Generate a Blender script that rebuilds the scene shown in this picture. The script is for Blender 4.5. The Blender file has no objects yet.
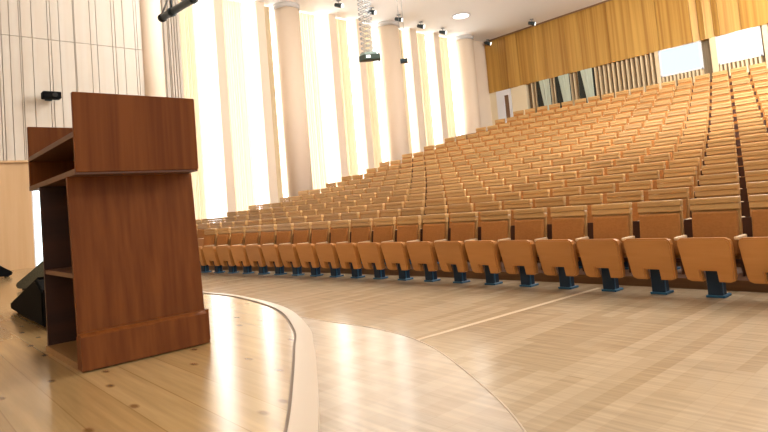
import bpy, bmesh, math, random
from mathutils import Vector, Matrix
random.seed(7)
sc = bpy.context.scene
COL = sc.collection
PI = math.pi

# ------------------------------------------------------------------ camera
F_PX, CX, CY, CAM_H = 573.08, 384.0, 168.88, 1.0864
yaw, pit, rol = math.radians(48.2388), math.radians(3.4953), math.radians(-4.8977)
fw = Vector((-math.sin(yaw)*math.cos(pit), math.cos(yaw)*math.cos(pit), math.sin(pit)))
r0 = Vector((math.cos(yaw), math.sin(yaw), 0)); u0 = r0.cross(fw)
rr = r0*math.cos(rol) + u0*math.sin(rol); uu = -r0*math.sin(rol) + u0*math.cos(rol)
cd = bpy.data.cameras.new('camera'); cam = bpy.data.objects.new('camera', cd); COL.objects.link(cam)
M = Matrix((rr, uu, -fw)).transposed().to_4x4(); M.translation = Vector((0, 0, CAM_H))
cam.matrix_world = M
cd.sensor_fit = 'HORIZONTAL'; cd.sensor_width = 36.0; cd.lens = F_PX/768*36
cd.shift_y = -(216-CY)/768
cd.clip_start = .05; cd.clip_end = 200
sc.camera = cam
def px(p):
    d = Vector(p)-Vector((0, 0, CAM_H)); t = d.dot(fw)
    return CX+F_PX*d.dot(rr)/t, CY-F_PX*d.dot(uu)/t, t

# ------------------------------------------------------------------ materials
def mat(name, col, rough=.6, spec=.5, grain=None, var=0., coat=0., metal=0., bump=0.):
    """grain=(scale xyz, second colour, amount) in object space; var = brightness change per object"""
    m = bpy.data.materials.new(name); m.use_nodes = True
    nt = m.node_tree; b = nt.nodes['Principled BSDF']
    b.inputs['Roughness'].default_value = rough; b.inputs['Specular IOR Level'].default_value = spec
    b.inputs['Metallic'].default_value = metal; b.inputs['Coat Weight'].default_value = coat
    b.inputs['Base Color'].default_value = (*col, 1)
    src = None
    if grain:
        sca, col2, amt = grain
        tc = nt.nodes.new('ShaderNodeTexCoord'); mp = nt.nodes.new('ShaderNodeMapping'); mp.inputs['Scale'].default_value = sca
        nz = nt.nodes.new('ShaderNodeTexNoise'); nz.inputs['Scale'].default_value = 1; nz.inputs['Detail'].default_value = 4
        nt.links.new(tc.outputs['Object'], mp.inputs['Vector']); nt.links.new(mp.outputs[0], nz.inputs['Vector'])
        rp = nt.nodes.new('ShaderNodeMapRange'); rp.inputs[1].default_value = .35; rp.inputs[2].default_value = .65
        rp.inputs[3].default_value = 0; rp.inputs[4].default_value = amt
        nt.links.new(nz.outputs['Fac'], rp.inputs[0])
        mx = nt.nodes.new('ShaderNodeMix'); mx.data_type = 'RGBA'
        mx.inputs[6].default_value = (*col, 1); mx.inputs[7].default_value = (*col2, 1)
        nt.links.new(rp.outputs[0], mx.inputs[0]); src = mx.outputs[2]
        nt.links.new(src, b.inputs['Base Color'])
        if bump:
            bp = nt.nodes.new('ShaderNodeBump'); bp.inputs['Strength'].default_value = bump; bp.inputs['Distance'].default_value = .01
            nt.links.new(nz.outputs['Fac'], bp.inputs['Height']); nt.links.new(bp.outputs[0], b.inputs['Normal'])
    if var:
        oi = nt.nodes.new('ShaderNodeObjectInfo'); mr = nt.nodes.new('ShaderNodeMapRange')
        mr.inputs[3].default_value = 1-var; mr.inputs[4].default_value = 1+var
        nt.links.new(oi.outputs['Random'], mr.inputs[0])
        hs = nt.nodes.new('ShaderNodeHueSaturation')
        if src: nt.links.new(src, hs.inputs['Color'])
        else: hs.inputs['Color'].default_value = (*col, 1)
        nt.links.new(mr.outputs[0], hs.inputs['Value']); nt.links.new(hs.outputs[0], b.inputs['Base Color'])
    return m

def planks(name, c1, c2, cm, size, width, rough, rot=0., knots=None):
    m = bpy.data.materials.new(name); m.use_nodes = True
    nt = m.node_tree; b = nt.nodes['Principled BSDF']
    b.inputs['Roughness'].default_value = rough; b.inputs['Specular IOR Level'].default_value = .5
    tc = nt.nodes.new('ShaderNodeTexCoord'); mp = nt.nodes.new('ShaderNodeMapping'); mp.inputs['Rotation'].default_value = (0, 0, rot)
    nt.links.new(tc.outputs['Object'], mp.inputs['Vector'])
    br = nt.nodes.new('ShaderNodeTexBrick')
    br.inputs['Color1'].default_value = (*c1, 1); br.inputs['Color2'].default_value = (*c2, 1); br.inputs['Mortar'].default_value = (*cm, 1)
    br.inputs['Scale'].default_value = 1; br.inputs['Brick Width'].default_value = size; br.inputs['Row Height'].default_value = width
    br.inputs['Mortar Size'].default_value = .0025; br.inputs['Mortar Smooth'].default_value = .3; br.inputs['Bias'].default_value = 0
    br.offset = .37; br.offset_frequency = 2
    nt.links.new(mp.outputs[0], br.inputs['Vector'])
    mp2 = nt.nodes.new('ShaderNodeMapping'); mp2.inputs['Rotation'].default_value = (0, 0, rot); mp2.inputs['Scale'].default_value = (1.2, 22, 1)
    nz = nt.nodes.new('ShaderNodeTexNoise'); nz.inputs['Scale'].default_value = 1.5; nz.inputs['Detail'].default_value = 5
    nt.links.new(tc.outputs['Object'], mp2.inputs['Vector']); nt.links.new(mp2.outputs[0], nz.inputs['Vector'])
    mx = nt.nodes.new('ShaderNodeMix'); mx.data_type = 'RGBA'; mx.blend_type = 'MULTIPLY'; mx.inputs[0].default_value = 1
    mr = nt.nodes.new('ShaderNodeMapRange'); mr.inputs[1].default_value = .3; mr.inputs[2].default_value = .7; mr.inputs[3].default_value = .8; mr.inputs[4].default_value = 1.08
    nt.links.new(nz.outputs['Fac'], mr.inputs[0])
    nt.links.new(br.outputs['Color'], mx.inputs[6]); nt.links.new(mr.outputs[0], mx.inputs[7])
    out = mx.outputs[2]
    if knots:
        mp3 = nt.nodes.new('ShaderNodeMapping'); mp3.inputs['Rotation'].default_value = (0, 0, rot); mp3.inputs['Scale'].default_value = (3.0, 6.4, 1)
        vo = nt.nodes.new('ShaderNodeTexVoronoi'); vo.inputs['Scale'].default_value = 1.0; vo.voronoi_dimensions = '2D'
        nt.links.new(tc.outputs['Object'], mp3.inputs['Vector']); nt.links.new(mp3.outputs[0], vo.inputs['Vector'])
        k = nt.nodes.new('ShaderNodeMapRange'); k.inputs[1].default_value = .05; k.inputs[2].default_value = .115; k.inputs[3].default_value = .85; k.inputs[4].default_value = 0
        nt.links.new(vo.outputs['Distance'], k.inputs[0])
        m3 = nt.nodes.new('ShaderNodeMix'); m3.data_type = 'RGBA'; m3.inputs[7].default_value = (*knots, 1)
        sp = nt.nodes.new('ShaderNodeSeparateColor'); nt.links.new(vo.outputs['Color'], sp.inputs[0])
        gt = nt.nodes.new('ShaderNodeMath'); gt.operation = 'GREATER_THAN'; gt.inputs[1].default_value = .5; nt.links.new(sp.outputs[0], gt.inputs[0])
        ml = nt.nodes.new('ShaderNodeMath'); ml.operation = 'MULTIPLY'; nt.links.new(gt.outputs[0], ml.inputs[0]); nt.links.new(k.outputs[0], ml.inputs[1])
        nt.links.new(ml.outputs[0], m3.inputs[0]); nt.links.new(out, m3.inputs[6]); out = m3.outputs[2]
    nt.links.new(out, b.inputs['Base Color'])
    return m

def emit(name, col, s):
    m = bpy.data.materials.new(name); m.use_nodes = True; nt = m.node_tree; nt.nodes.clear()
    e = nt.nodes.new('ShaderNodeEmission'); e.inputs[0].default_value = (*col, 1); e.inputs[1].default_value = s
    o = nt.nodes.new('ShaderNodeOutputMaterial'); nt.links.new(e.outputs[0], o.inputs[0]); return m

def sheer(name, col, trans, clear):
    m = bpy.data.materials.new(name); m.use_nodes = True; nt = m.node_tree; nt.nodes.clear()
    d = nt.nodes.new('ShaderNodeBsdfDiffuse'); d.inputs[0].default_value = (*col, 1)
    t = nt.nodes.new('ShaderNodeBsdfTranslucent'); t.inputs[0].default_value = (*col, 1)
    p = nt.nodes.new('ShaderNodeBsdfTransparent')
    a = nt.nodes.new('ShaderNodeMixShader'); a.inputs[0].default_value = trans
    c = nt.nodes.new('ShaderNodeMixShader'); c.inputs[0].default_value = clear
    nt.links.new(d.outputs[0], a.inputs[1]); nt.links.new(t.outputs[0], a.inputs[2])
    nt.links.new(a.outputs[0], c.inputs[1]); nt.links.new(p.outputs[0], c.inputs[2])
    o = nt.nodes.new('ShaderNodeOutputMaterial'); nt.links.new(c.outputs[0], o.inputs[0]); return m

WIN_E = 4.6
M_FLOOR = planks('floor_maple', (.425, .31, .185), (.53, .405, .262), (.465, .345, .213), 1.5, .10, .2, PI/2)
M_STAGE = planks('stage_pine', (0.4048, 0.2464, 0.0968), (0.4928, 0.3256, 0.1452), (0.352, 0.2112, 0.0792), 4.2, .16, .17, .0, (0.176, 0.0792, 0.022))
M_STEP = planks('step_maple', (.54, .43, .32), (.61, .50, .38), (.55, .44, .33), 1.2, .11, .20, PI/2)
M_NOSE = mat('nosing', (0.5456, 0.4224, 0.2904), .3)
M_NOSEDK = mat('nosing_groove', (.18, .11, .05), .6)
M_RISER = mat('riser_wood', (.20, .10, .035), .5, grain=((2, 2, 30), (.14, .06, .02), .7))
M_TIER = mat('tier_carpet', (.10, .04, .015), .9)
M_WHITE = mat('ceiling_white', (.94, .94, .93), .8)
M_WALLC = mat('wall_cream', (.80, .66, .50), .7)
M_PLY = mat('ply_panel', (.62, .41, .215), .5, grain=((1, 8, .5), (.54, .33, .15), .6))
M_BOARD = mat('cream_board', (.66, .60, .51), .55, grain=((1, 9, .4), (.62, .53, .42), .6))
M_GROOVE = mat('groove_brown', (.62, .43, .26), .8)
M_COLUMN = mat('column_plaster', (.80, .65, .50), .7)
M_PIER = mat('pier_plaster', (.82, .68, .53), .7)
M_CAP = mat('cap_grey', (.62, .60, .58), .6)
M_MUSTARD = mat('mustard_veneer', (.54, .305, .062), .5, grain=((9, 9, .12), (.35, .165, .024), 1.0))
M_TAUPE = mat('taupe_ribbed', (.26, .185, .105), .8, grain=((30, 1, .2), (.17, .115, .06), .9))
M_SLAT = mat('cream_slat', (0.72, 0.558, 0.342), .6)
M_PLASTER = mat('cream_plaster', (.84, .72, .50), .7)
M_DARK = mat('dark_gap', (.02, .022, .015), .8)
M_PALE = mat('pale_curtain', (.55, .60, .48), .8)
M_FRAME = mat('frame_white', (.82, .82, .84), .5)
M_FRAMEWD = mat('frame_brown', (.22, .12, .06), .5)
M_DAY = emit('daylight', (1.0, .97, .92), WIN_E)
M_DAYDOOR = emit('door_daylight', (.82, .97, 1.0), 3.2)
M_BOOTH1 = emit('booth_glow_blue', (.68, .86, .98), 1.0)
M_BOOTH2 = emit('booth_glow_white', (.90, .96, 1.0), 1.25)
M_SHEER = sheer('sheer_cream', (.74, .62, .43), .42, .05)
M_VENEER = mat('podium_veneer', (.205, .062, .012), .5, grain=((30, 30, 1.0), (.135, .036, .006), .9), spec=.15)
M_VENEERSHADE = mat('podium_inside_shade', (.03, .010, .005), .6, grain=((9, .7, 9), (.07, .022, .008), .8))  # darker copy of the veneer, shade of the open back put into the colour
M_VENEEREDGE = mat('podium_edge', (.13, .052, .022), .45)
M_BASEBOARD = mat('podium_floor_board', (.32, .17, .06), .45, grain=((.8, 9, 9), (.24, .12, .035), .7))
M_BLACK = mat('speaker_black', (.005, .0055, .006), .8, .06)
M_GRILLE = mat('grille_olive', (.10, .10, .07), .7, grain=((60, 60, 60), (.05, .055, .04), .8))
M_RUBBER = mat('rubber', (.01, .01, .01), .8)
M_METDK = mat('dark_metal', (.035, .05, .055), .4, metal=.5)
M_METGR = mat('grey_metal', (.30, .32, .33), .5)
M_TEAL = mat('teal_metal', (.35, .47, .44), .5)
M_GREEN = mat('dark_green_metal', (.045, .07, .055), .5)
M_LENS = emit('lamp_lens', (1, .97, .9), 2.0)
M_FABRIC = mat('orange_fabric', (.45, .185, .043), .85, grain=((40, 40, 60), (.38, .15, .031), .7), var=.07)
M_PAN = mat('pan_veneer', (0.558, 0.2558, 0.06975), .42, grain=((1.2, 8, 14), (0.4836, 0.2046, 0.0465), .8), var=.07)
M_TOPWOOD = mat('beech_top', (0.5632, 0.3388, 0.1276), .38, grain=((2, 20, 30), (0.4928, 0.264, 0.0836), .8), var=.10)
M_ARM = mat('arm_beech', (.78, .58, .36), .4)
M_NAVY = mat('navy_steel', (.008, .026, .055), .5, .3)
M_BLUE = mat('blue_steel', (.010, .085, .17), .4)
M_BRACKETSHADE = mat('bracket_shade_dark', (.06, .016, .004), .7)  # bracket colour, darkened to put shade into the gaps between backs
M_STRIP = mat('inlay_strip', (.74, .58, .40), .25)
M_PLATE = mat('outlet_plate', (.55, .45, .32), .5)

# ------------------------------------------------------------------ mesh helpers
def link(name, bm, mats, parent=None, smooth=False):
    me = bpy.data.meshes.new(name); bm.normal_update(); bm.to_mesh(me); bm.free()
    for m in (mats if isinstance(mats, (list, tuple)) else [mats]): me.materials.append(m)
    if smooth:
        for p in me.polygons: p.use_smooth = True
    o = bpy.data.objects.new(name, me); COL.objects.link(o)
    if parent: o.parent = parent
    return o
def hexa(bm, c, mi=0):
    """8 corners: bottom four counter-clockwise, then top four"""
    v = [bm.verts.new(p) for p in c]
    out = []
    for f in ((3, 2, 1, 0), (4, 5, 6, 7), (0, 1, 5, 4), (1, 2, 6, 5), (2, 3, 7, 6), (3, 0, 4, 7)):
        fc = bm.faces.new([v[i] for i in f]); fc.material_index = mi; out.append(fc)
    return v
def box(bm, x0, x1, y0, y1, z0, z1, mi=0, bev=0., seg=1):
    v = hexa(bm, [(x0, y0, z0), (x1, y0, z0), (x1, y1, z0), (x0, y1, z0), (x0, y0, z1), (x1, y0, z1), (x1, y1, z1), (x0, y1, z1)], mi)
    if bev:
        es = list({e for q in v for e in q.link_edges})
        bmesh.ops.bevel(bm, geom=es, offset=bev, segments=seg, affect='EDGES', profile=.5)
    return v
def tube(bm, a, b, r, n=10, mi=0, r2=None):
    a, b = Vector(a), Vector(b); d = (b-a).normalized()
    s = d.cross(Vector((0, 0, 1)) if abs(d.z) < .9 else Vector((1, 0, 0))).normalized(); t = d.cross(s)
    r2 = r if r2 is None else r2
    A = [bm.verts.new(a+(s*math.cos(k*2*PI/n)+t*math.sin(k*2*PI/n))*r) for k in range(n)]
    B = [bm.verts.new(b+(s*math.cos(k*2*PI/n)+t*math.sin(k*2*PI/n))*r2) for k in range(n)]
    for k in range(n):
        f = bm.faces.new((A[k], A[(k+1) % n], B[(k+1) % n], B[k])); f.material_index = mi; f.smooth = True
    f = bm.faces.new(A[::-1]); f.material_index = mi; f = bm.faces.new(B); f.material_index = mi
    bmesh.ops.recalc_face_normals(bm, faces=bm.faces)
def prism(bm, poly, a, b, mp, mi=0):
    """extrude the 2-D polygon between parameter a and b; mp(u, v, t) gives the point"""
    A = [bm.verts.new(mp(u, v, a)) for u, v in poly]; B = [bm.verts.new(mp(u, v, b)) for u, v in poly]
    n = len(poly); fs = []
    for k in range(n): fs.append(bm.faces.new((A[k], A[(k+1) % n], B[(k+1) % n], B[k])))
    fs.append(bm.faces.new(A[::-1])); fs.append(bm.faces.new(B))
    for f in fs: f.material_index = mi
    bmesh.ops.recalc_face_normals(bm, faces=fs)
    return A+B
def thing(name, label, cat, loc=(0, 0, 0), rz=0, group=None):
    o = bpy.data.objects.new(name, None); o.empty_display_size = .1; COL.objects.link(o)
    o.location = loc; o.rotation_euler = (0, 0, rz); tag(o, label, cat, group); return o
def tag(o, label, cat, group=None):
    o['label'] = label; o['category'] = cat
    if group: o['group'] = group
    return o
def struct(name, bm, m, smooth=False):
    o = link(name, bm, m, None, smooth); o['kind'] = 'structure'; return o

# ------------------------------------------------------------------ hall dimensions
ZC = 8.04                       # ceiling
STAGE_Z, STEP_Z = .462, .232
YB = 21.0                       # back wall
def wx(y): return -16.15 + .030*(y-10.5)      # window wall
# seating bowl
RC = 76.0; SX = -1.978; SY = 5.64; CYC = SY-RC; PITCH = .5; PROW = .855; NROW = 17
def tier_z(i): return .0938*i + .0073*i*i
def on_arc(s, rad):
    a = s/rad; return SX-rad*math.sin(a), CYC+rad*math.cos(a), a

# ------------------------------------------------------------------ floors
bm = bmesh.new(); box(bm, -17, 7, -5, 6.4, -.2, 0); struct('floor', bm, M_FLOOR)
bm = bmesh.new(); NS = 40
for i in range(1, NROW+1):
    ra, rb = RC+.34+PROW*(i-1), (RC+.34+PROW*i if i < NROW else RC+17.2)
    z = tier_z(i)
    zb = tier_z(i-1)-.05
    for k in range(NS):
        s0, s1 = -8+k*22.05/NS, -8+(k+1)*22.05/NS
        f0, f1 = on_arc(s0, RC)[2], on_arc(s1, RC)[2]
        P = lambda a, r, z: (SX-r*math.sin(a), CYC+r*math.cos(a), z)
        v = [bm.verts.new(P(f0, ra, zb)), bm.verts.new(P(f1, ra, zb)), bm.verts.new(P(f1, ra, z)), bm.verts.new(P(f0, ra, z)), bm.verts.new(P(f0, rb, z)), bm.verts.new(P(f1, rb, z))]
        f = bm.faces.new((v[0], v[1], v[2], v[3])); f.material_index = 0
        f = bm.faces.new((v[3], v[2], v[5], v[4])); f.material_index = 1
bmesh.ops.recalc_face_normals(bm, faces=bm.faces)
struct('floor_seating_tiers', bm, [M_RISER, M_TIER])
# thin inlay strip across the hall floor
bm = bmesh.new(); hexa(bm, [(-3.36, 2.9, 0), (-3.315, 2.9, 0), (-3.145, 5.75, 0), (-3.19, 5.75, 0), (-3.36, 2.9, .002), (-3.315, 2.9, .002), (-3.145, 5.75, .002), (-3.19, 5.75, .002)])
struct('trim_1', bm, M_STRIP)

def catmull(pts, n=8):
    P = [Vector(p) for p in pts]; out = []
    for i in range(len(P)-1):
        a, b, c, d = P[max(i-1, 0)], P[i], P[i+1], P[min(i+2, len(P)-1)]
        for k in range(n):
            t = k/n
            out.append(.5*((2*b)+(c-a)*t+(2*a-5*b+4*c-d)*t*t+(3*b-a-3*c+d)*t**3))
    out.append(P[-1]); return out
stage_edge = catmull([(-16.3, 2.36), (-9, 2.20), (-6.2, 2.10), (-4.8, 2.09), (-4.2, 2.10), (-3.36, 1.96), (-2.68, 1.67), (-2.28, 1.42), (-1.87, 1.15), (-1.45, .86), (-1.0, .50), (-.62, .05), (-.45, -.6), (-.45, -5)])
step_edge = catmull([(-16.3, 2.75), (-9, 2.68), (-5.5, 2.60), (-4.4, 2.56), (-3.7, 2.56), (-3.05, 2.57), (-2.46, 2.43), (-1.78, 2.06), (-1.29, 1.72), (-.7, 1.15), (-.25, .5), (0.05, -.5), (.05, -5)])
def slab(name, edge, z0, z1, m, mr):
    bm = bmesh.new(); n = len(edge)
    top = [bm.verts.new((p.x, p.y, z1)) for p in edge]; bot = [bm.verts.new((p.x, p.y, z0)) for p in edge]
    bk = [bm.verts.new((-16.3, -5, z1)), bm.verts.new((-16.3, -5, z0))]
    f = bm.faces.new(top+[bk[0]]); f.material_index = 0
    for k in range(n-1):
        f = bm.faces.new((top[k], top[k+1], bot[k+1], bot[k])); f.material_index = 1
    bmesh.ops.triangulate(bm, faces=[bm.faces[0]] if False else [x for x in bm.faces if len(x.verts) > 4])
    bmesh.ops.recalc_face_normals(bm, faces=bm.faces)
    for f in bm.faces:
        if abs(f.normal.z) > .9 and f.normal.z < 0: f.normal_flip()
    return struct(name, bm, [m, mr])
slab('floor_step', step_edge, 0, STEP_Z, M_STEP, M_NOSE)
slab('floor_stage', stage_edge, STEP_Z-.05, STAGE_Z, M_STAGE, M_NOSE)
def offs(edge, d):
    out = []
    for k, p in enumerate(edge):
        a, b = edge[max(k-1, 0)], edge[min(k+1, len(edge)-1)]
        t = (b-a).normalized(); out.append(Vector((p.x-t.y*d, p.y+t.x*d)))   # +d is away from the stage
    return out
def ribbon(name, edge, d0, d1, z0, z1, m, taper=None):
    bm = bmesh.new(); A, B = offs(edge, d0), offs(edge, d1)
    if taper:                        # narrow at the far end, full width near the podium
        C2 = offs(edge, taper); n = len(edge)
        f = [min(1, max(0, (p.x+4.6)/2.4)) for p in edge]
        B = [c.lerp(b, t) for c, b, t in zip(C2, B, f)]
    q = [[bm.verts.new((p.x, p.y, z)) for p in e] for e, z in ((A, z0), (A, z1), (B, z1), (B, z0))]
    for k in range(len(edge)-1):
        for j in range(4):
            a, b = q[j], q[(j+1) % 4]; bm.faces.new((a[k], a[k+1], b[k+1], b[k]))
    bmesh.ops.recalc_face_normals(bm, faces=bm.faces); return struct(name, bm, m)
ribbon('trim_2', stage_edge, -.012, .075, STAGE_Z-.06, STAGE_Z+.006, M_NOSE, .012)       # pale stage nosing
ribbon('trim_3', stage_edge, -.024, -.010, STAGE_Z-.02, STAGE_Z+.002, M_NOSEDK)     # dark joint behind it
ribbon('trim_4', step_edge, -.004, .004, STEP_Z-.03, STEP_Z+.002, M_NOSE)

# ------------------------------------------------------------------ ceiling and walls
bm = bmesh.new(); box(bm, -17.5, 12, -5.3, 22, ZC, ZC+.2); struct('ceiling', bm, M_WHITE)

bm = bmesh.new(); box(bm, -17.5, 12, -5.3, -5, -.1, ZC); struct('wall_stage_rear', bm, M_WALLC)
# window wall: piers, panes, columns
piers = [(7.98, 8.25), (9.43, 9.73), (12.30, 12.60), (13.55, 13.83), (16.24, 16.60), (17.60, 17.90)]
cols = [10.57, 15.06, 19.42]
solid = sorted(piers+[(c-.40, c+.40) for c in cols])
bm = bmesh.new()
for a, b in piers:
    hexa(bm, [(wx(a)-.5, a, -.1), (wx(a)+.05, a, -.1), (wx(b)+.05, b, -.1), (wx(b)-.5, b, -.1), (wx(a)-.5, a, ZC), (wx(a)+.05, a, ZC), (wx(b)+.05, b, ZC), (wx(b)-.5, b, ZC)])
for a, b in ((19.7, 21.2),):
    hexa(bm, [(wx(a)-.5, a, -.1), (wx(a)-.05, a, -.1), (wx(b)-.05, b, -.1), (wx(b)-.5, b, -.1), (wx(a)-.5, a, ZC), (wx(a)-.05, a, ZC), (wx(b)-.05, b, ZC), (wx(b)-.5, b, ZC)])
struct('wall_left', bm, M_PIER)
def tz_at(y): return tier_z(max(0, (y-5.9)/PROW))
for n, c in enumerate(cols):
    bm = bmesh.new(); x = wx(c)+.05
    tube(bm, (x, c, -.1), (x, c, ZC-.16), .42, 40, 0)
    tube(bm, (x, c, ZC-.16), (x, c, ZC+.02), .45, 40, 1)
    struct('trim_%d' % (5+n), bm, [M_COLUMN, M_CAP])
edges = [(6.9, 7.98)]
for (a, b), (c, d) in zip(solid, solid[1:]): edges.append((b, c))
for n, (a, b) in enumerate(edges):
    z0 = .3; z1 = ZC-.05
    xa = wx(a)-.42; xb = wx(b)-.42; pa, pb = a-.15, b+.22
    bm = bmesh.new(); hexa(bm, [(xa-.02, pa, z0), (xa, pa, z0), (xb, pb, z0), (xb-.02, pb, z0), (xa-.02, pa, z1), (xa, pa, z1), (xb, pb, z1), (xb-.02, pb, z1)], 0)
    o = struct('window_%d' % (n+1), bm, M_DAY)
    # sheer curtain bunched over the left half of the bay
    w = (b-a)*(.62 if n else .45); bm = bmesh.new(); seg = 60
    ph = random.random()*6
    rows = []
    for z in (z0-.2, (z0+z1)/2, z1):
        rows.append([bm.verts.new((wx(a+w*k/seg)-.16+.05*math.sin(ph+k*.95)+.02*math.sin(ph*2+k*2.3), a+.02+w*k/seg, z)) for k in range(seg+1)])
    for r_, q_ in zip(rows, rows[1:]):
        for k in range(seg): bm.faces.new((r_[k], r_[k+1], q_[k+1], q_[k]))
    o = link('sheer_curtain', bm, M_SHEER, None, True)
    where = ['on the window nearest the stage side wall', 'on the window between the first two plain piers', 'on the window just before the nearest round column',
             'on the window just past the nearest round column', 'on the middle window between the two nearer round columns', 'on the window just before the middle round column',
             'on the window just past the middle round column', 'on the middle window between the two farther round columns', 'on the window just before the farthest round column'][n]
    tag(o, 'cream sheer curtain '+where, 'curtain', 'sheer curtains along the window wall')

# panelled strip of the window wall next to the stage
bm = bmesh.new()
ys = [5.0, 6.2, 6.36, 6.40, 6.52, 6.56, 6.64, 6.72, 6.80, 6.90]
box(bm, -16.6, -16.33, 4.6, 6.9, -.1, ZC, 1)
for a, b in zip(ys, ys[1:]): box(bm, -16.33, -16.27, a+.012, b-.012, -.1, ZC, 0)
struct('wall_left_panelled', bm, [M_BOARD, M_GROOVE])

# stage side wall: boards with dark grooves above, plain ply below
bm = bmesh.new(); box(bm, -12.9, -12.46, -5, 4.86, 2.46, ZC, 1)
gy = [1.78, 1.83, 1.96, 2.12, 2.15, 2.33, 2.6, 2.65, 2.8, 3.06, 3.08, 3.37, 3.49, 3.79, 3.85, 4.02, 4.25, 4.3]
g = []; y = -5.
while y < 1.7: g.append(y); y += random.choice([.03, .12, .15, .2, .27])
g += gy+[4.42]
for a, b in zip(g, g[1:]):
    for z0, z1 in ((2.47, 4.835), (4.845, ZC)):
        box(bm, -12.46, -12.40, a+.006, b-.006, z0, z1, 0)
struct('wall_stage_side', bm, [M_BOARD, M_GROOVE])
bm = bmesh.new()
box(bm, -12.9, -12.42, -5, 2.20, -.1, 2.46)
box(bm, -12.9, -12.42, 3.15, 4.86, -.1, 2.46)
box(bm, -12.9, -12.42, 2.20, 3.15, 2.36, 2.46)
for y in (-3.2, -1.6, -.1, 1.35): pass
struct('wall_stage_side_lower', bm, M_PLY)
bm = bmesh.new(); box(bm, -12.43, -12.37, -5, 4.5, 2.43, 2.47); struct('trim_8', bm, M_PLY)
bm = bmesh.new(); tube(bm, (-12.48, 4.62, -.1), (-12.48, 4.62, ZC), .24, 32); struct('trim_9', bm, M_COLUMN)
# glazed door, blown out by daylight, behind the podium
bm = bmesh.new(); box(bm, -12.72, -12.70, 2.20, 3.15, STAGE_Z, 2.36, 0)
o = struct('door_1', bm, M_DAYDOOR)
bm = bmesh.new()
for a, b in ((2.20, 2.225), (3.125, 3.15)): box(bm, -12.72, -12.42, a, b, STAGE_Z, 2.36)
box(bm, -12.72, -12.42, 2.20, 3.15, 2.33, 2.36)
link('door_frame', bm, M_FRAME, o)

# back wall
bm = bmesh.new(); box(bm, -17, 7, YB+.18, YB+.35, 2.5, ZC); struct('wall_back', bm, M_TAUPE)
bm = bmesh.new()
seams = [-15.85, -15.2, -14.72, -14.2, -13.35, -12.9, -11.85, -11.3, -10.05, -8.28, -7.15, -6.95, -6.75, -6.5, -6.3, -5.7, -4.8, -3.6, -2.4, -1.1, .3, 2, 4, 7]
for k, (a, b) in enumerate(zip(seams, seams[1:])):
    ya, yb = (YB, YB-.09) if k % 2 else (YB-.09, YB)
    a, b = a+.006, b-.006
    hexa(bm, [(a, ya, 5.67), (b, yb, 5.67), (b, YB+.18, 5.67), (a, YB+.18, 5.67), (a, ya, ZC), (b, yb, ZC), (b, YB+.18, ZC), (a, YB+.18, ZC)])
struct('wall_back_upper', bm, M_MUSTARD)
bm = bmesh.new(); box(bm, -15.85, 7, YB-.14, YB-.08, ZC-.05, ZC-.001); struct('trim_10', bm, M_FRAMEWD)
bm = bmesh.new(); x = -13.68
while x < -8.5:
    box(bm, x, x+.04, YB-.02, YB+.18, 3.0, 5.68); x += .18
box(bm, -8.48, -8.34, YB-.03, YB+.18, 3.0, 5.68); box(bm, -6.66, -6.47, YB-.03, YB+.18, 3.0, 5.68)
box(bm, -5.13, -4.99, YB-.03, YB+.18, 3.0, 5.68)
for x0, x1 in ((-8.30, -6.97), (-6.44, -5.20)):
    x = x0
    while x < x1: box(bm, x, x+.06, YB-.02, YB+.18, 3.0, 4.73); x += .125
x = -4.7
while x < 6.8: box(bm, x, x+.05, YB-.02, YB+.18, 3.0, 5.68); x += .27
struct('trim_11', bm, M_SLAT)
bm = bmesh.new(); box(bm, -14.72, -13.95, YB-.02, YB+.18, 3.0, 5.68); box(bm, -16, -15.50, YB-.02, YB+.18, 3.0, 5.68); struct('wall_back_plaster', bm, M_PLASTER)
for n, (x0, x1, m) in enumerate(((-8.34, -6.95, M_BOOTH1), (-6.46, -5.20, M_BOOTH2))):
    bm = bmesh.new(); box(bm, x0, x1, YB+.03, YB+.05, 4.75, 5.66)
    o = struct('window_%d' % (10+n), bm, m)
    bm = bmesh.new()
    box(bm, x0-.01, x0+.04, YB-.03, YB+.06, 4.72, 5.68); box(bm, x1-.04, x1+.01, YB-.03, YB+.06, 4.72, 5.68)
    box(bm, x0, x1, YB-.03, YB+.06, 4.72, 4.77); box(bm, x0, x1, YB-.03, YB+.06, 5.64, 5.68)
    link('window_frame', bm, M_FRAME, o)
bm = bmesh.new(); box(bm, -15.1, -14.85, YB+.0, YB+.02, 3.6, 5.42); o = struct('door_2', bm, M_FRAMEWD)
bm = bmesh.new(); box(bm, -15.50, -15.1, YB-.06, YB+.05, 3.4, 5.66); box(bm, -14.85, -14.74, YB-.06, YB+.05, 3.4, 5.66); box(bm, -15.1, -14.85, YB-.06, YB+.05, 5.42, 5.66)
link('door_frame', bm, M_FRAME, o)
# tied pale curtains over three dark openings
for n, x in enumerate((-13.25, -12.35, -11.35)):
    bm = bmesh.new(); box(bm, x-.15, x+.50, YB-.035, YB+.17, 3.2, 5.67); struct('window_%d' % (12+n), bm, M_DARK)
    bm = bmesh.new(); rows = []
    for j in range(9):
        t = j/8; z = 5.66-t*1.7; xl = x+.02+.22*t; xr = x+.50
        rows.append([bm.verts.new((xl+(xr-xl)*k/14, YB-.10+.03*math.sin(k*1.8), z)) for k in range(15)])
    for p, q in zip(rows, rows[1:]):
        for k in range(14): bm.faces.new((p[k], p[k+1], q[k+1], q[k]))
    o = link('tied_curtain', bm, M_PALE, None, True)
    tag(o, 'pale grey-green tied curtain over a dark opening, '+['nearest the corner door', 'middle of the three', 'third from the corner door'][n], 'curtain', 'tied curtains at the back wall')

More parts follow.
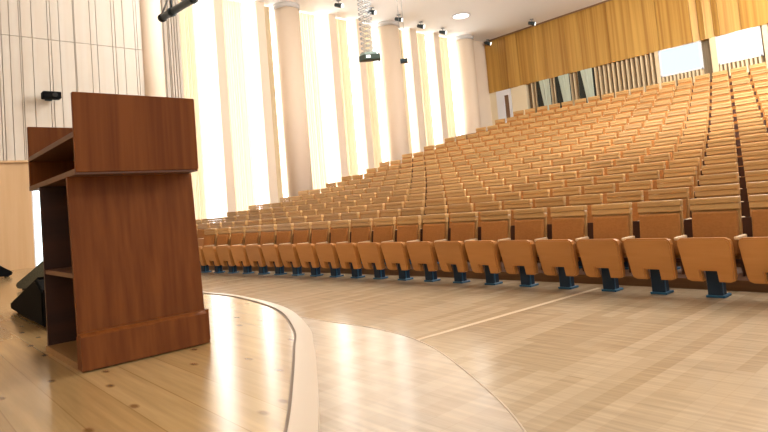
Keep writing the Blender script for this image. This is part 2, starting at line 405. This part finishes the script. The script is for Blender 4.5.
# ------------------------------------------------------------------ podium
pod = thing('podium', 'tall reddish-brown wooden podium with open shelved back on the stage', 'podium', (-3.3, .95, STAGE_Z))
def pbm(): return bmesh.new()
def padd(name, bm, m, label=None, parent=None):
    # vertices are given in hall coordinates; shift into the podium's frame
    for v in bm.verts: v.co -= Vector((-3.3, .95, STAGE_Z))
    o = link(name, bm, m, parent or pod)
    if label: o['label'] = label
    return o
def panel(bm, xt0, xt1, xb0, xb1, y0, y1, zb, zt, mi=0):
    hexa(bm, [(xb0, y0, zb), (xb1, y0, zb), (xb1, y1, zb), (xb0, y1, zb), (xt0, y0, zt), (xt1, y0, zt), (xt1, y1, zt), (xt0, y1, zt)], mi)
T = .025
b = pbm(); box(b, -2.818-T, -2.818, .675, 1.245, 1.345, 1.712, 0, .003); padd('upper_side_panel', b, M_VENEER)
b = pbm(); box(b, -3.86, -3.86+T, .675, 1.245, 1.345, 1.712, 0, .003); padd('upper_side_panel', b, M_VENEER)
b = pbm(); box(b, -3.84, -2.84, 1.215, 1.244, 1.346, 1.710); padd('upper_front_panel', b, M_VENEER)
b = pbm(); box(b, -3.836, -2.842, .676, 1.216, 1.508, 1.533); padd('reading_board', b, M_VENEEREDGE)
b = pbm(); box(b, -3.85, -2.825, .672, 1.243, 1.336, 1.362); padd('shelf_board', b, M_VENEEREDGE)
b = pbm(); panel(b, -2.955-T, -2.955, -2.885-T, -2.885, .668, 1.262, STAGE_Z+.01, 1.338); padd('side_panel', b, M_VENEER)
b = pbm(); panel(b, -3.565, -3.565+T, -3.545, -3.545+T, .668, 1.262, STAGE_Z+.01, 1.338); padd('side_panel', b, M_VENEERSHADE)
b = pbm(); panel(b, -3.545, -2.975, -3.525, -2.905, 1.225, 1.255, STAGE_Z+.01, 1.338); padd('front_panel', b, M_VENEERSHADE)
b = pbm(); hexa(b, [(-3.528, .672, .868), (-2.935, .672, .868), (-2.935, 1.226, .868), (-3.528, 1.226, .868), (-3.528, .672, .89), (-2.935, .672, .89), (-2.935, 1.226, .89), (-3.528, 1.226, .89)]); padd('middle_shelf', b, M_VENEEREDGE)
b = pbm(); box(b, -3.56, -2.845, .662, 1.24, STAGE_Z+.001, STAGE_Z+.03); padd('floor_board', b, M_BASEBOARD, 'paler wooden floor board of the podium')
b = pbm()
panel(b, -2.9, -2.832, -2.9, -2.818, .660, 1.245, STAGE_Z+.007, .612); panel(b, -2.9, -2.86, -2.9, -2.832, .664, 1.245, .612, .625)
padd('plinth', b, M_VENEER)
b = pbm(); box(b, -3.57, -2.9, 1.235, 1.285, STAGE_Z+.002, .62); padd('plinth', b, M_VENEER)

# ------------------------------------------------------------------ stage monitors
def wedge(loc, rz, L, W_, H, face, label, tip=.06, body=None):
    t = thing('stage_monitor', label, 'speaker', loc, rz, 'floor monitors on the stage')
    poly = [(0, .02), (0.03, 0), (L, 0), (L, H*.8), (L*.86, H), (L*.80, H), (.0, tip)]
    bm = bmesh.new(); prism(bm, poly, 0, W_, lambda u, v, a: (u, a, v))
    bmesh.ops.bevel(bm, geom=list(bm.edges), offset=.012, segments=2, affect='EDGES')
    link('cabinet', bm, body or M_BLACK, t)
    bm = bmesh.new(); a = Vector((.03, 0, tip+.004)); c = Vector((L*.79, 0, H+.004)); d = (c-a); nrm = Vector((-d.z, 0, d.x)).normalized()
    p = [a+Vector((0, .03, 0)), c+Vector((0, .03, 0)), c+Vector((0, W_-.03, 0)), a+Vector((0, W_-.03, 0))]
    hexa(bm, p+[q+nrm*.012 for q in p]); link('grille', bm, face, t)
    bm = bmesh.new(); box(bm, L, L+.012, W_*.35, W_*.65, H*.35, H*.55); link('handle', bm, M_RUBBER, t)
    for fx, fy in ((.06, .06), (L-.06, .06), (.06, W_-.06), (L-.06, W_-.06)):
        bm = bmesh.new(); tube(bm, (fx, fy, -.018), (fx, fy, .006), .02, 10); link('rubber_foot', bm, M_RUBBER, t)
    return t
wedge((-5.70, .82, STAGE_Z+.018), -.02, 1.38, .4, .29, M_BLACK, 'black wedge floor monitor lying beside the podium, nearest the podium')
wedge((-7.75, 1.17, STAGE_Z+.018), .75, .5, .6, .33, M_GRILLE, 'olive-grey floor monitor behind the black wedge beside the podium', body=M_GRILLE)
wedge((-10.8, 1.56, STAGE_Z+.018), -PI/2, .55, .30, .36, M_BLACK, 'black floor monitor at the left edge of the photo, in front of the panelled wall')

# ------------------------------------------------------------------ small wall projector on the stage side wall
t = thing('wall_spotlight', 'small black box spotlight on the grooved cream wall above the podium', 'lamp', (-12.40, 2.55, 3.68))
bm = bmesh.new(); box(bm, .14, .34, -.15, .16, -.065, .065, 0, .012); link('housing', bm, M_BLACK, t)
bm = bmesh.new(); box(bm, .002, .02, -.06, .06, -.06, .06); tube(bm, (.015, 0, 0), (.15, 0, 0), .02, 10); link('bracket', bm, M_METDK, t)
bm = bmesh.new(); tube(bm, (.338, .05, 0), (.352, .05, 0), .045, 16); link('lens', bm, M_RUBBER, t)

# ------------------------------------------------------------------ lighting batten over the stage
t = thing('lighting_batten', 'dark lighting pipe hung on grey struts at the top left', 'lighting rig', (-9.6, 3.77, 4.6))
e = Vector((3.4, .325, 0)); L0 = Vector((0, 0, 0))
bm = bmesh.new(); tube(bm, L0, L0+e, .062, 18); link('pipe', bm, M_METDK, t, True)
bm = bmesh.new(); tube(bm, L0+Vector((-.03, 0, 0)), L0+Vector((.05, .005, 0)), .072, 18); link('end_cap', bm, M_RUBBER, t, True)
for k in (.1, .31, .52, .73, .94):
    bm = bmesh.new(); p = L0+e*k; tube(bm, p-e.normalized()*.03, p+e.normalized()*.03, .078, 18)
    tube(bm, p+Vector((0, 0, .07)), p+Vector((0, 0, .22)), .018, 8); link('clamp', bm, M_METDK, t)
bm = bmesh.new()
for k in (0, .21, .42, .63, .84):
    p = L0+e*k
    tube(bm, p+Vector((0, 0, .06)), p+e*.105+Vector((0, .1, .62)), .016, 8); tube(bm, p+e*.105+Vector((0, .1, .62)), p+e*.21+Vector((0, 0, .06)), .016, 8)
tube(bm, L0+Vector((-.2, .1, .62)), L0+e+Vector((0, .1, .62)), .022, 10)
link('strut', bm, M_METGR, t)
for k in (.02, .5, .98):
    bm = bmesh.new(); tube(bm, L0+e*k+Vector((0, .1, .62)), L0+e*k+Vector((0, .1, ZC-4.6)), .006, 6); link('hanger_cable', bm, M_METGR, t)

# ------------------------------------------------------------------ hanging scissor lift lamp and pendant
def at_ray(x, y, z):
    d = fw+rr*((x-CX)/F_PX)+uu*((CY-y)/F_PX); k = (z-CAM_H)/d.z; return Vector((d.x*k, d.y*k, z))
base = at_ray(369, 57, 3.98)
ang = math.atan2(base.y, base.x)-PI/2
t = thing('scissor_hoist', 'dark green box hung from the ceiling on a tall thin lattice hoist', 'hoist', base, ang)
bm = bmesh.new()
prism(bm, [(-.20, .10), (-.09, -.03), (.22, -.03), (.22, .16), (-.20, .16)], -.055, .055, lambda u, v, a: (u, v, a))
bmesh.ops.bevel(bm, geom=list(bm.edges), offset=.006, segments=1, affect='EDGES'); link('housing', bm, M_GREEN, t)
bm = bmesh.new(); prism(bm, [(-.17, .09), (-.07, -.01), (.16, -.01), (.16, .15), (-.17, .15)], .055, .10, lambda u, v, a: (u, v, a)); link('top_plate', bm, M_TEAL, t)
bm = bmesh.new(); box(bm, -.05, .03, -.045, -.02, -.02, .03); link('lamp', bm, M_LENS, t)
bm = bmesh.new(); n = 40; hh = (ZC-base.z-.1-.005)/n
for yy in (.03, .13):
    for k in range(n):
        z0 = .1+k*hh; z1 = z0+hh
        tube(bm, (-.14, yy, z0), (.12, yy, z1), .007, 5); tube(bm, (.12, yy, z0), (-.14, yy, z1), .007, 5)
for xx in (-.14, .12):
    for k in range(n): tube(bm, (xx, .03, .1+k*hh), (xx, .13, .1+k*hh), .004, 5)
link('scissor_lattice', bm, M_METGR, t)
base = at_ray(404, 61, 4.0); ang = math.atan2(base.y, base.x)-PI/2
t = thing('pendant_speaker', 'small black box hung on two thin rods beside the round column', 'speaker', base, ang)
bm = bmesh.new(); box(bm, -.075, .075, -.06, .06, -.04, .04, 0, .008); link('housing', bm, M_METDK, t)
bm = bmesh.new(); tube(bm, (-.035, 0, .04), (-.035, 0, ZC-4.0), .005, 6); link('rod', bm, M_METGR, t)
bm = bmesh.new(); tube(bm, (.05, 0, .04), (.05, 0, ZC-4.0), .005, 6); link('rod', bm, M_METGR, t)

# ------------------------------------------------------------------ ceiling spotlights
def spot(loc, rz, label):
    t = thing('ceiling_spotlight', label, 'lamp', loc, rz, 'spotlights under the ceiling')
    bm = bmesh.new(); box(bm, -.07, .07, -.05, .05, ZC-loc[2]-.02, ZC-loc[2]-.001); tube(bm, (0, 0, 0), (0, 0, ZC-loc[2]-.015), .018, 8); link('bracket', bm, M_METGR, t)
    bm = bmesh.new(); tube(bm, (-.14, .02, .03), (.12, -.03, -.06), .065, 14, 0, .085); link('lamp_head', bm, M_METDK, t)
    bm = bmesh.new(); tube(bm, (.12, -.03, -.06), (.125, -.031, -.062), .075, 14); link('lens', bm, M_LENS, t)
    return t
for (x, y, lab) in ((339, 5, 'nearest of the row along the window wall'), (372, 12, 'just behind the lattice hoist'), (399, 19, 'just right of the middle round column'),
                    (421, 26, 'second to the right of the middle round column'), (443, 32, 'just left of the farthest round column'), (488, 43, 'in the far corner by the mustard panels'), (532, 23, 'in front of the mustard wall panels')):
    p = at_ray(x, y, 7.88); spot(p, .6, 'small dark ceiling spotlight '+lab)
p = at_ray(461, 15.5, ZC)
t = thing('ceiling_light', 'round flat ceiling light before the farthest column', 'lamp', p)
bm = bmesh.new(); tube(bm, (0, 0, -.03), (0, 0, -.001), .36, 36); link('rim', bm, M_CAP, t)
bm = bmesh.new(); tube(bm, (0, 0, -.036), (0, 0, -.03), .31, 36); link('diffuser', bm, M_LENS, t)

# ------------------------------------------------------------------ auditorium seats
def bev_box(x0, x1, y0, y1, z0, z1, bev, seg=2, lean=0., z_ref=0.):
    bm = bmesh.new(); box(bm, x0, x1, y0, y1, z0, z1, 0, bev, seg)
    for v in bm.verts: v.co.y += (v.co.z-z_ref)*lean
    return bm
def seat_parts():
    P = []
    # tipped-up pan: rounded slab with a notch in its lower edge
    bm = bmesh.new()
    poly = [(-.205, .21), (-.195, .165), (-.16, .15), (-.066, .15), (-.066, .25), (.066, .25), (.066, .15), (.16, .15), (.195, .165), (.205, .21),
            (.222, .49), (.212, .53), (.18, .548), (-.18, .548), (-.212, .53), (-.222, .49)]
    prism(bm, poly, -.115, -.05, lambda u, v, a: (u, a-(v-.15)*.24, v))
    fr = [e for e in bm.edges if all((v.co.y+(v.co.z-.15)*.24) < -.11 for v in e.verts)]
    bmesh.ops.bevel(bm, geom=fr, offset=.014, segments=2, affect='EDGES', clamp_overlap=True)
    P.append(('seat_pan', bm, M_PAN))
    bm = bmesh.new(); prism(bm, [(-.19, .30), (.19, .30), (.205, .50), (.18, .535), (-.18, .535), (-.205, .50)], -.049, .01, lambda u, v, a: (u, a-(v-.15)*.24, v))
    P.append(('seat_cushion', bm, M_FABRIC))
    P.append(('back_cushion', bev_box(-.196, .196, .085, .13, .36, .757, .018, 2, .16, .36), M_FABRIC))
    bm = bmesh.new()
    box(bm, -.208, .208, .131, .160, .30, .77, 0, .004)
    box(bm, -.211, .211, .098, .165, .772, .826, 0, .006); box(bm, -.211, .211, .092, .165, .829, .884, 0, .008, 2)
    for v in bm.verts: v.co.y += (v.co.z-.36)*.16
    P.append(('backrest_board', bm, M_TOPWOOD))
    bm = bmesh.new(); box(bm, -.06, .06, -.045, .07, .0, .36, 0, .006); P.append(('pedestal', bm, M_NAVY))
    bm = bmesh.new(); box(bm, -.075, .085, -.06, .11, .0, .022, 0, .006); box(bm, .02, .062, -.026, .0, .02, .17, 0, .004); P.append(('foot_plate', bm, M_BLUE))
    bm = bmesh.new(); box(bm, .230, .270, -.13, .10, .522, .552, 0, .010, 2); P.append(('armrest', bm, M_ARM))
    bm = bmesh.new(); box(bm, .240, .260, -.06, .15, .20, .525, 0, .004); box(bm, -.24, .25, .02, .06, .30, .335)
    v = box(bm, .2125, .2875, .150, .165, .22, .69)  # dark filler behind the gap between two backs, standing in for its shade
    for q in v: q.co.y += (q.co.z-.36)*.16
    P.append(('bracket_gap_shade', bm, M_BRACKETSHADE))
    return P
ONES = ['', 'first', 'second', 'third', 'fourth', 'fifth', 'sixth', 'seventh', 'eighth', 'ninth', 'tenth', 'eleventh', 'twelfth', 'thirteenth', 'fourteenth', 'fifteenth', 'sixteenth', 'seventeenth', 'eighteenth', 'nineteenth']
def ordinal(n):
    if n < 20: return ONES[n]
    if n % 10 == 0: return {2: 'twentieth', 3: 'thirtieth', 4: 'fortieth'}[n//10]
    return {2: 'twenty-', 3: 'thirty-', 4: 'forty-'}[n//10]+ONES[n % 10]
seats = []; rest = []
for i in range(NROW):
    rad = RC+PROW*i; shift = .25 if i % 2 else 0.
    row = []
    for k in range(-6, 40):
        s = k*PITCH+shift; x, y, a = on_arc(s, rad)
        if i == 0 and x < -11.7: continue
        if x < (-14.95 if i < 12 else -14.95+.36*(i-11)): continue
        x2, y2, t2 = px((x, y+.2, tier_z(i)+.85)); xl = px((x-.25, y+.1, tier_z(i)+.85))[0]; xr = px((x+.25, y+.1, tier_z(i)+.5))[0]
        row.append((x, y, a, x2, y2, t2, xl, xr))
    row.sort(key=lambda r: -r[0]); n = 0
    for (x, y, a, x2, y2, t2, xl, xr) in row:
        if xl > 764: 
            if xl < 1000: rest.append((x, y, tier_z(i), a))
            continue
        n += 1
        hid = xr < 198 and (i < 2 or y2 > 190)
        if hid or y2 < -20: rest.append((x, y, tier_z(i), a)); continue
        seats.append((t2, i, n, x, y, a))
seats.sort()
IND, FAR = seats[:300], seats[300:]
print('SEATS', len(seats), 'rest', len(rest))
for (t2, i, n, x, y, a) in FAR: rest.append((x, y, tier_z(i), a))
parts = seat_parts()
stuff_src = []
proto = None
for (t2, i, n, x, y, a) in IND:
    rowname = 'front row' if i == 0 else ordinal(i+1)+' row'
    lab = 'folded tan wooden seat in the %s, %s from the right edge of the photo' % (rowname, ordinal(n) if n > 1 else 'first')
    if proto is None:
        proto = root = thing('auditorium_seat', lab, 'seat', (x, y, tier_z(i)), a, 'tip-up seats in the auditorium rows')
        kids = []
        for nm, bm, m in parts:
            o = link(nm, bm, m, root)
            if nm in ('seat_pan',): pass
            kids.append(o)
    else:
        root = proto.copy(); COL.objects.link(root); root.location = (x, y, tier_z(i)); root.rotation_euler = (0, 0, a); root['label'] = lab
        for o in kids:
            c = o.copy(); COL.objects.link(c); c.parent = root
# everything past the 300 nearest seats: one object
V, Fc, MI = [], [], []
mats = []
for o in kids:
    if o.data.materials[0] not in mats: mats.append(o.data.materials[0])
for (x, y, z, a) in rest:
    ca, sa = math.cos(a), math.sin(a)
    for o in kids:
        b0 = len(V); mi = mats.index(o.data.materials[0])
        for v in o.data.vertices: V.append((x+v.co.x*ca-v.co.y*sa, y+v.co.x*sa+v.co.y*ca, z+v.co.z))
        for p in o.data.polygons: Fc.append([b0+j for j in p.vertices]); MI.append(mi)
me = bpy.data.meshes.new('far_auditorium_seats'); me.from_pydata(V, [], Fc)
for m in mats: me.materials.append(m)
me.polygons.foreach_set('material_index', MI); me.update()
o = bpy.data.objects.new('far_auditorium_seats', me); COL.objects.link(o)
o['kind'] = 'stuff'; tag(o, 'tan tip-up seats in the farthest rows up by the back wall', 'seats')

# small outlet plates on the first riser
for n, k in enumerate((0, 1, 2)):
    x, y, a = on_arc(k*PITCH+.16, RC+.335)
    bm = bmesh.new(); box(bm, -.035, .035, -.008, .002, -.022, .022, 0, .003)
    o = link('outlet_plate', bm, M_PLATE); o.location = (x, y, .06); o.rotation_euler = (0, 0, a)
    tag(o, 'small pale outlet plate low on the riser, behind the '+['second', 'third', 'fourth'][n]+' front seat from the right', 'outlet', 'outlet plates under the front row')

# ------------------------------------------------------------------ light
w = bpy.data.worlds.new('world'); sc.world = w; w.use_nodes = True
bg = w.node_tree.nodes['Background']; bg.inputs[0].default_value = (.97, .985, 1.0, 1); bg.inputs[1].default_value = .65
def area(name, loc, size, power, col=(1, .95, .88), rot=(0, 0, 0), sy=None):
    l = bpy.data.lights.new(name, 'AREA'); l.energy = power; l.color = col; l.size = size
    if sy: l.shape = 'RECTANGLE'; l.size_y = sy
    o = bpy.data.objects.new(name, l); COL.objects.link(o); o.location = loc; o.rotation_euler = rot; return o
for x, y, e in ((-8, 7, 380), (-10.8, 5.6, 60), (-2.75, 11.2, 700), (4, 2, 200), (-2, 13, 560), (-2.5, 18, 620), (3, 12, 300)):
    if e:
        l = bpy.data.lights.new('fill_light', 'POINT'); l.energy = e; l.color = (1, .98, .95); l.shadow_soft_size = .3  # unseen fill lights, added to brighten ceiling, back wall and seats
        o = bpy.data.objects.new('fill_light', l); COL.objects.link(o); o.location = (x, y, 6.4)
sc.view_settings.view_transform = 'Standard'; sc.view_settings.look = 'None'
sc.view_settings.exposure = 0.46; sc.view_settings.gamma = 1; sc.view_settings.use_curve_mapping = False
